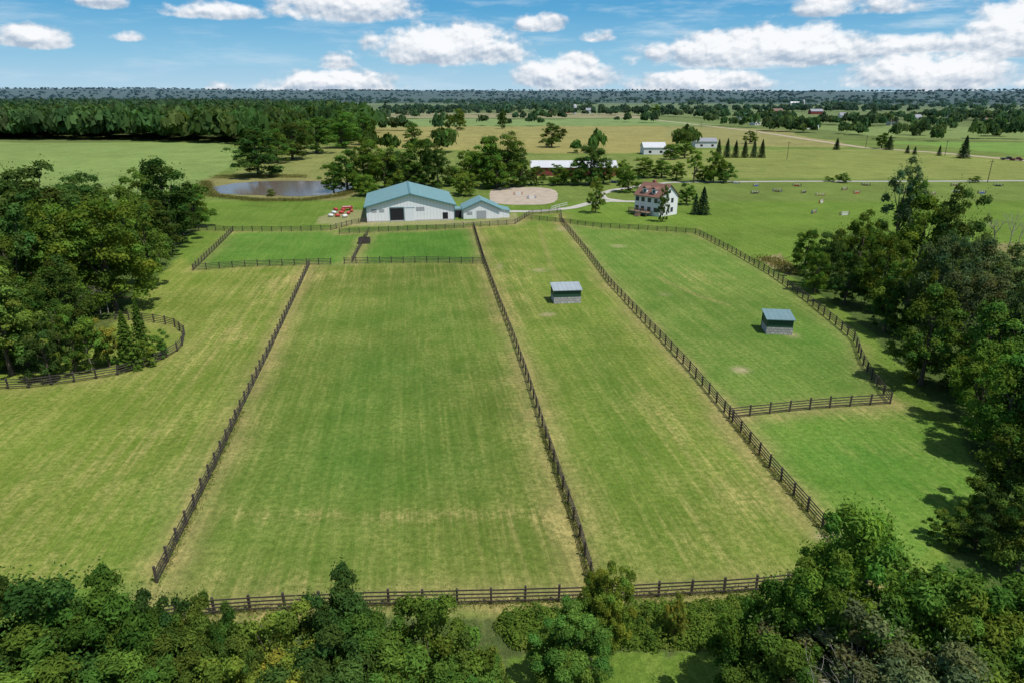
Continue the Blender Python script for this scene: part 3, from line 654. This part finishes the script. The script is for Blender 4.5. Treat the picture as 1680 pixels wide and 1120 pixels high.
def longbarn(name,px0,px1,py,depth,eh,rise,wall,roof,rot=0.):
    a=G(px0,py);b=G(px1,py);L=math.dist(a,b); e=empty(name,b[0],b[1]+depth/2,math.radians(90)+rot)
    part(e,'walls',gable_shell(depth,L,eh,rise),[wall,wall]); part(e,'roof',gable_roof(depth,L,eh,rise,.4,.15),[roof])
    def f(mb):
        n=max(2,int(L/6))
        for k in range(n): y=(k+.3)*L/n; box(mb,-depth/2-.05,-depth/2-.006,y,y+1.6,.9,min(eh-.4,2.2))
    part(e,'windows',f,[DARK])
WR=simple('pale_metal_roof',(.46,.47,.48),.5,.08,.4); RED=simple('red_barn_boards',(.20,.05,.04),.8,.2,1); GRN=simple('green_metal',(.05,.18,.14),.6,.1); PLW=simple('white_paint',(.62,.62,.60),.7,.08,.5); GRR=simple('grey_roof',(.22,.23,.25),.7,.1,.5); BRR=simple('brown_roof',(.16,.11,.08),.8,.1,.5)
longbarn('pole_barn',872,1012,289,14,3.6,2.2,RED,WR); longbarn('white_farmhouse',1056,1092,254,12,4,2.5,PLW,WR); longbarn('white_shed',1140,1176,243,10,4,2,PLW,GRR)
for n_,x0,x1,py,wl,rf in [('red_farm_barn',902,935,186,RED,GRR),('white_farm_barn',1298,1312,172,PLW,PLW),('green_roof_barn',1212,1232,197,PLW,GRN),('red_farm_barn',1330,1350,188,RED,GRR),('white_farm_barn',1420,1440,201,PLW,GRR),('green_roof_barn',1318,1342,212,PLW,GRN),('red_farm_barn',1268,1284,187,RED,BRR),('white_farm_barn',962,978,186,PLW,GRR),('white_farm_barn',1560,1580,198,PLW,BRR),('farm_cottage',1462,1474,206,PLW,BRR),('farm_cottage',1500,1512,200,PLW,GRR),('farm_cottage',1236,1246,206,PLW,BRR),('farm_cottage',1380,1392,196,PLW,GRR),('farm_cottage',1620,1634,208,PLW,BRR)]:
    longbarn(n_,x0,x1,py,12,5,3.5,wl,rf,random.uniform(-.2,.2))
for px,py in [(1318,173),(943,187)]:
    x,y=G(px,py); mb=MB(); tube(mb,[(0,0,0),(0,0,13),(0,0,14.6),(0,0,15.4)],[3,3,2.2,.3],14,0,(.4,.4,.42)); obj('farm_silo',mb.mesh('farm_silo',[PAINT],True),(x,y,0))
# run-in shelters
SGREEN=ribbed('dark_green_siding',(.025,.07,.042),0,2.0,.6,0,.3)
def blockm():
    m,nt,out=newmat('concrete_block'); p=N(nt,'ShaderNodeBsdfPrincipled'); p.inputs['Roughness'].default_value=.9
    tc=N(nt,'ShaderNodeTexCoord'); mp=N(nt,'ShaderNodeMapping'); mp.inputs['Rotation'].default_value=(math.radians(90),0,0); nt.links.new(tc.outputs['Object'],mp.inputs[0])
    b=N(nt,'ShaderNodeTexBrick'); nt.links.new(mp.outputs[0],b.inputs[0]); b.inputs['Color1'].default_value=(.46,.45,.43,1);b.inputs['Color2'].default_value=(.33,.32,.31,1);b.inputs['Mortar'].default_value=(.15,.14,.13,1)
    b.inputs['Scale'].default_value=1.0;b.inputs['Brick Width'].default_value=.6;b.inputs['Row Height'].default_value=.4;b.inputs['Mortar Size'].default_value=.03
    nt.links.new(b.outputs[0],p.inputs['Base Color']); nt.links.new(p.outputs[0],out.inputs[0]); return m
BLK=blockm()
def shelter(px,py,rot,W,D,roofc):
    x,y=G(px,py); e=empty('run_in_shelter',x,y,rot); hf,hb=2.3,2.75
    def f(mb):
        box(mb,-W/2,W/2,0,.2,0,1.1); box(mb,-W/2,-W/2+.2,.2,D,0,1.1); box(mb,W/2-.2,W/2,.2,D,0,1.1)
    part(e,'block_base',f,[BLK])
    def f(mb):
        h=W/2-.03
        mb.add([(-h,.03,1.1),(h,.03,1.1),(h,.03,hf),(-h,.03,hf)],[[0,1,2,3]],0)
        mb.add([(-h,.03,1.1),(-h,.03,hf),(-h,D,hb),(-h,D,1.1)],[[0,1,2,3]],0); mb.add([(h,.03,1.1),(h,D,1.1),(h,D,hb),(h,.03,hf)],[[0,1,2,3]],0)
        for x in (-h,0,h): box(mb,x-.08,x+.08,D-.16,D,0,hb-.02,0)
    part(e,'green_walls',f,[SGREEN])
    def f(mb):
        o=.2; sl=(hb-hf)/D
        V=[]
        for z in (.02,.12): V+=[(-W/2-o,-o,hf-sl*o+z),(W/2+o,-o,hf-sl*o+z),(W/2+o,D+o,hb+sl*o+z),(-W/2-o,D+o,hb+sl*o+z)]
        mb.add(V,BQ,0)
    part(e,'roof',f,[roofc])
shelter(931,498,math.radians(6),4.7,3.3,ribbed('grey_metal_roof',(.27,.31,.33),0,1.3,.5,0,.4,.15)); shelter(1278,549,math.radians(-7),3.8,3.4,ribbed('blue_grey_metal_roof',(.13,.21,.225),0,1.3,.5,0,.4,.15))

# ------------------------------------------------------------------ small objects
def jump(px,py,c1,c2,L=2.4,rot=0):
    x,y=G(px,py); mb=MB()
    for s in (-1,1):
        box(mb,s*L/2-.06,s*L/2+.06,-.06,.06,0,1.2,0,c2); box(mb,s*(L/2+.5)-.05,s*(L/2+.5)+.05,-.06,.06,0,.9,0,c2)
        for z in (.3,.7): box(mb,s*(L/2+.25)-.2,s*(L/2+.25)+.2,-.03,.03,z,z+.1,0,c2)
        box(mb,s*L/2-.05,s*L/2+.05,-.4,-.07,0,.09,0,c2); box(mb,s*L/2-.05,s*L/2+.05,.07,.4,0,.09,0,c2)
    for z in (.35,.65,.95):
        n=5
        for k in range(n): tube(mb,[(-L/2+L*k/n,-.11,z),(-L/2+L*(k+1)/n,-.11,z)],[.06,.06],8,0,c1 if k%2 else (.5,.5,.46))
    box(mb,-L/2+.2,L/2-.2,-.28,-.18,.0,.5,0,c1)
    obj('horse_jump',mb.mesh('horse_jump',[PAINT]),(x,y,0),rot)
RC,BC,WC,KC,YC,OC=(.35,.05,.04),(.05,.08,.25),(.55,.55,.52),(.035,.035,.04),(.30,.25,.08),(.20,.13,.08)
for t in [(1207,302,WC,OC),(1240,306,BC,OC),(1238,318,KC,KC),(1275,315,OC,BC),(1318,317,KC,OC),(1345,322,YC,OC),(1307,306,RC,KC),(1347,333,WC,RC),(1385,312,OC,KC),(1420,305,OC,KC),(1482,318,KC,KC),(1505,340,WC,OC),(1530,320,OC,OC),(1566,305,OC,KC),(1610,318,BC,KC),(1637,306,KC,KC),(1385,353,WC,OC),(1335,350,OC,BC),(1405,318,RC,OC),(1570,317,WC,WC)]: jump(*t,rot=random.uniform(-.8,.8))
for t in [(850,320,WC,RC),(872,326,WC,BC),(1007,300,BC,WC)]: jump(*t,rot=random.uniform(-.8,.8))
for i,(px,py) in enumerate([(548,351),(554,356),(560,351),(566,357),(572,352),(577,348),(543,356),(551,346),(563,347)]):
    x,y=G(px,py); mb=MB(); c=(.40,.05,.045) if i%3 else (.6,.6,.58)
    tube(mb,[(-.7,0,.45),(-.69,0,.45),(-.4,0,.45),(-.37,0,.45),(.37,0,.45),(.4,0,.45),(.69,0,.45),(.7,0,.45)],[.02,.42,.42,.45,.45,.42,.42,.02],14,0,c)
    obj('plastic_barrel',mb.mesh('plastic_barrel',[PAINT],True),(x,y,0),random.uniform(0,3))
WG=(.36,.045,.04)
x,y=G(570,345); mb=MB(); box(mb,-1.6,1.6,-.9,.9,.6,.75,0,WG); box(mb,-1.6,1.6,-.9,-.82,.75,1.2,0,WG); box(mb,-1.6,1.6,.82,.9,.75,1.2,0,WG); box(mb,-1.6,-1.52,-.82,.82,.75,1.2,0,WG); beam(mb,(1.6,0,.6),(3.0,0,.45),.1,.1,0,KC); box(mb,-1.45,1.2,-.8,.8,.76,1.1,0,(.5,.5,.47))
for sx_ in (-1.0,1.0):
    for sy_ in (-1.0,1.0): tube(mb,[(sx_,sy_-.1,.38),(sx_,sy_-.09,.38),(sx_,sy_+.09,.38),(sx_,sy_+.1,.38)],[.02,.38,.38,.02],14,0,(.02,.02,.02))
obj('farm_wagon',mb.mesh('farm_wagon',[PAINT]),(x,y,0),.3)
x,y=G(598,399); mb=MB()
for s in (-1,1): box(mb,s*1.3-.06,s*1.3+.06,-1,1,0,1.3)
box(mb,-1.24,1.24,.88,1,0,1.3); box(mb,-1.24,1.24,-1,-.9,0,1.3)
obj('wooden_bin',mb.mesh('wooden_bin',[FENCEM]),(x,y,0),.1); tree(598,397,386,11,'m','shrub')
def vehicle(name,px,py,c,rot,Ls=5.4):
    x,y=G(px,py); mb=MB(); h=Ls/2
    prof=[(-h,.45),(-h,1.05),(-h*.1,1.1),(0,1.75),(h*.45,1.75),(h*.62,1.12),(h*.97,1.0),(h,.45)]
    V=[(a,-.95,b) for a,b in prof]+[(a,.95,b) for a,b in prof]; Q=[(i,i+1,i+9,i+8) for i in range(7)]+[(7,0,8,15)]
    Q+=[(0,7,6,1),(1,6,5,2),(2,5,4,3)]; Q+=[(8,9,14,15),(9,10,13,14),(10,11,12,13)]
    mb.add(V,Q,0,c)
    for s in (-1,1):
        mb.add([(0.05,s*.96,1.15),(h*.52,s*.96,1.15),(h*.42,s*.96,1.65),(.12,s*.96,1.65)],[[0,1,2,3]],0,(.02,.02,.03))
        for a in (-h*.62,h*.62): tube(mb,[(a,s*.85-.12,.38),(a,s*.85-.11,.38),(a,s*.85+.11,.38),(a,s*.85+.12,.38)],[.02,.38,.38,.02],14,0,(.02,.02,.02))
    obj(name,mb.mesh(name,[PAINT]),(x,y,.05),rot)
vehicle('pickup_truck',1652,263,(.03,.03,.035),-.25,6); vehicle('pickup_truck',1668,264,(.1,.02,.02),-.25,5.6); vehicle('parked_car',1098,249,(.4,.4,.42),.3,4.6)
for px,py,top in [(1291,262,232),(1420,243,222),(1240,230,214),(1620,300,262),(1150,212,200),(1550,256,230)]:
    x,y=G(px,py); v=(560-top)/1120.; h=CH-y*(sn-v*cs)/(cs+v*sn); mb=MB(); tube(mb,[(0,0,0),(0,0,h)],[.16,.11],8); box(mb,-1.1,1.1,-.06,.06,h-.9,h-.75)
    for k in (-.9,0,.9): box(mb,k-.05,k+.05,-.05,.05,h-.75,h-.55)
    obj('utility_pole',mb.mesh('utility_pole',[BARK]),(x,y,0),.3)
for f in [[(905,345),(930,338)],[(815,305),(850,304)]]:
    mb=MB(); pts=resample(GP(f),2.5)
    for p in pts: box(mb,p.x-.06,p.x+.06,p.y-.06,p.y+.06,0,1.2,0,WC)
    for a,b in zip(pts[:-1],pts[1:]):
        for z in (.5,1.1): beam(mb,(a.x,a.y-.08,z),(b.x,b.y-.08,z),.04,.12,0,WC)
    obj('white_rail_fence',mb.mesh('white_rail_fence',[PAINT]))

# ------------------------------------------------------------------ light
az=math.radians(128); el=math.radians(64)
sd=Vector((math.sin(az)*math.cos(el),math.cos(az)*math.cos(el),math.sin(el)))
ld=bpy.data.lights.new('sun','SUN'); ld.energy=5.0; ld.angle=math.radians(.5); ld.color=(1,.965,.9)
lo=bpy.data.objects.new('sun',ld); S.collection.objects.link(lo); lo.rotation_euler=sd.to_track_quat('Z','Y').to_euler(); lo.location=(0,0,200)

w=bpy.data.worlds.new('World'); S.world=w; w.use_nodes=True; nt=w.node_tree; nt.nodes.clear()
out=nt.nodes.new('ShaderNodeOutputWorld'); bg=nt.nodes.new('ShaderNodeBackground'); bg.inputs[1].default_value=.13; nt.links.new(bg.outputs[0],out.inputs[0])
sky=nt.nodes.new('ShaderNodeTexSky'); sky.sky_type='NISHITA'; sky.sun_disc=False; sky.sun_elevation=el; sky.sun_rotation=az; sky.dust_density=.6
tc=nt.nodes.new('ShaderNodeTexCoord'); D=tc.outputs['Generated']; sp=nt.nodes.new('ShaderNodeSeparateXYZ'); nt.links.new(D,sp.inputs[0])
A=M(nt,'ARCTAN2',sp.outputs[0],sp.outputs[1]); E=M(nt,'ARCSINE',sp.outputs[2])
K=1/.13
def lin(r,g,b): return tuple((((c/255+.055)/1.055)**2.4 if c>10 else c/3295.)*K for c in (r,g,b))
cr=nt.nodes.new('ShaderNodeValToRGB'); setin(nt,cr.inputs[0],maprange(nt,E,0,math.radians(9)))
els=cr.color_ramp.elements; els[0].position=0; els[0].color=(*[x/K for x in lin(182,213,232)],1); els[1].position=1; els[1].color=(*[x/K for x in lin(70,148,202)],1)
e=els.new(.3); e.color=(*[x/K for x in lin(142,196,226)],1); e=els.new(.65); e.color=(*[x/K for x in lin(94,168,214)],1)
sv=nt.nodes.new('ShaderNodeVectorMath'); sv.operation='SCALE'; nt.links.new(cr.outputs[0],sv.inputs[0]); sv.inputs['Scale'].default_value=K
base=mixc(nt,maprange(nt,E,math.radians(8),math.radians(22),0,1,True),sv.outputs[0],sky.outputs[0])
def ae(px,py):
    u=(px-840)/1120.;v=(560-py)/1120.; d=Vector((u,cs+v*sn,-sn+v*cs)).normalized(); return math.atan2(d.x,d.y),math.asin(d.z)
cb=nt.nodes.new('ShaderNodeCombineXYZ'); setin(nt,cb.inputs[0],A); setin(nt,cb.inputs[1],M(nt,'MULTIPLY',E,1.5)); P0=cb.outputs[0]
n1=noise(nt,P0,22,7,.56)
off=nt.nodes.new('ShaderNodeVectorMath'); off.operation='ADD'; nt.links.new(P0,off.inputs[0]); off.inputs[1].default_value=(.003,.007,0); n2=noise(nt,off.outputs[0],22,7,.56)
blobs=[(585,890,34,110,1),(640,810,44,110,1),(830,1016,84,152,1),(1020,1445,46,114,1.1),(1190,1432,32,96,1),(1350,1700,82,152,1.1),(1540,1800,-14,98,1.1),(430,705,-34,38,1),(-30,138,40,82,1),(430,668,112,156,.95),(270,445,0,34,.85),(515,585,88,116,.8),(840,930,20,54,.85),(945,1010,46,70,.6),(1020,1280,112,156,.95),(1250,1520,-6,28,.5),(180,240,50,68,.5),(110,210,-14,16,.7),(335,380,134,154,.6),(1390,1590,50,92,.75),(-520,-120,30,110,1),(1850,2200,60,140,1)]
Fm=None;Tm=None
for (x0,x1,yt,yb,s) in blobs:
    a0,e0=ae((x0+x1)/2,yb-.28*(yb-yt)); aw=abs(ae(x1,yb)[0]-ae(x0,yb)[0])/2; et=ae((x0+x1)/2,yt)[1]-e0; eb=e0-ae((x0+x1)/2,yb)[1]
    dx=M(nt,'MULTIPLY',M(nt,'SUBTRACT',A,a0),1/aw); dy=M(nt,'SUBTRACT',E,e0)
    yy=M(nt,'MULTIPLY',dy,1/et); yd=M(nt,'MULTIPLY',dy,-1/eb); ym=M(nt,'MAXIMUM',yy,yd)
    r2=M(nt,'ADD',M(nt,'MULTIPLY',dx,dx),M(nt,'MULTIPLY',ym,ym)); ff_=M(nt,'MULTIPLY',M(nt,'SUBTRACT',1.0,r2),s)
    g=M(nt,'MULTIPLY',M(nt,'MAXIMUM',ff_,0),yy)
    Fm=ff_ if Fm is None else M(nt,'MAXIMUM',Fm,ff_); Tm=g if Tm is None else M(nt,'MAXIMUM',Tm,g)
dens=M(nt,'ADD',M(nt,'MAXIMUM',Fm,-1.0),M(nt,'MULTIPLY',M(nt,'SUBTRACT',n1,.5),2.8))
mask=maprange(nt,dens,-.16,.55,0,1,True)
wc=nt.nodes.new('ShaderNodeCombineXYZ'); setin(nt,wc.inputs[0],A); setin(nt,wc.inputs[1],M(nt,'MULTIPLY',E,6.0)); wn=noise(nt,wc.outputs[0],7,6,.62)
side=maprange(nt,A,-.3,.6,.42,.8)
wisp=M(nt,'MULTIPLY',maprange(nt,wn,.47,.74,0,1,True),side)
base2=mixc(nt,wisp,base,lin(210,228,241))
lit=M(nt,'ADD',M(nt,'ADD',M(nt,'MULTIPLY',M(nt,'SUBTRACT',n1,n2),4.2),M(nt,'MULTIPLY',Tm,2.2)),.36,True)
ccol=mixc(nt,lit,lin(172,189,208),lin(252,253,255))
fin=mixc(nt,M(nt,'MULTIPLY',mask,.96),base2,ccol)
nt.links.new(fin,bg.inputs[0])

# ------------------------------------------------------------------ camera
cd=bpy.data.cameras.new('camera'); cd.lens=24; cd.sensor_width=36; cd.clip_start=.5; cd.clip_end=30000
co=bpy.data.objects.new('camera',cd); S.collection.objects.link(co); co.location=(0,0,CH); co.rotation_euler=(math.pi/2-TH,0,0); S.camera=co
S.view_settings.view_transform='Standard'; S.view_settings.look='None'; S.view_settings.exposure=0
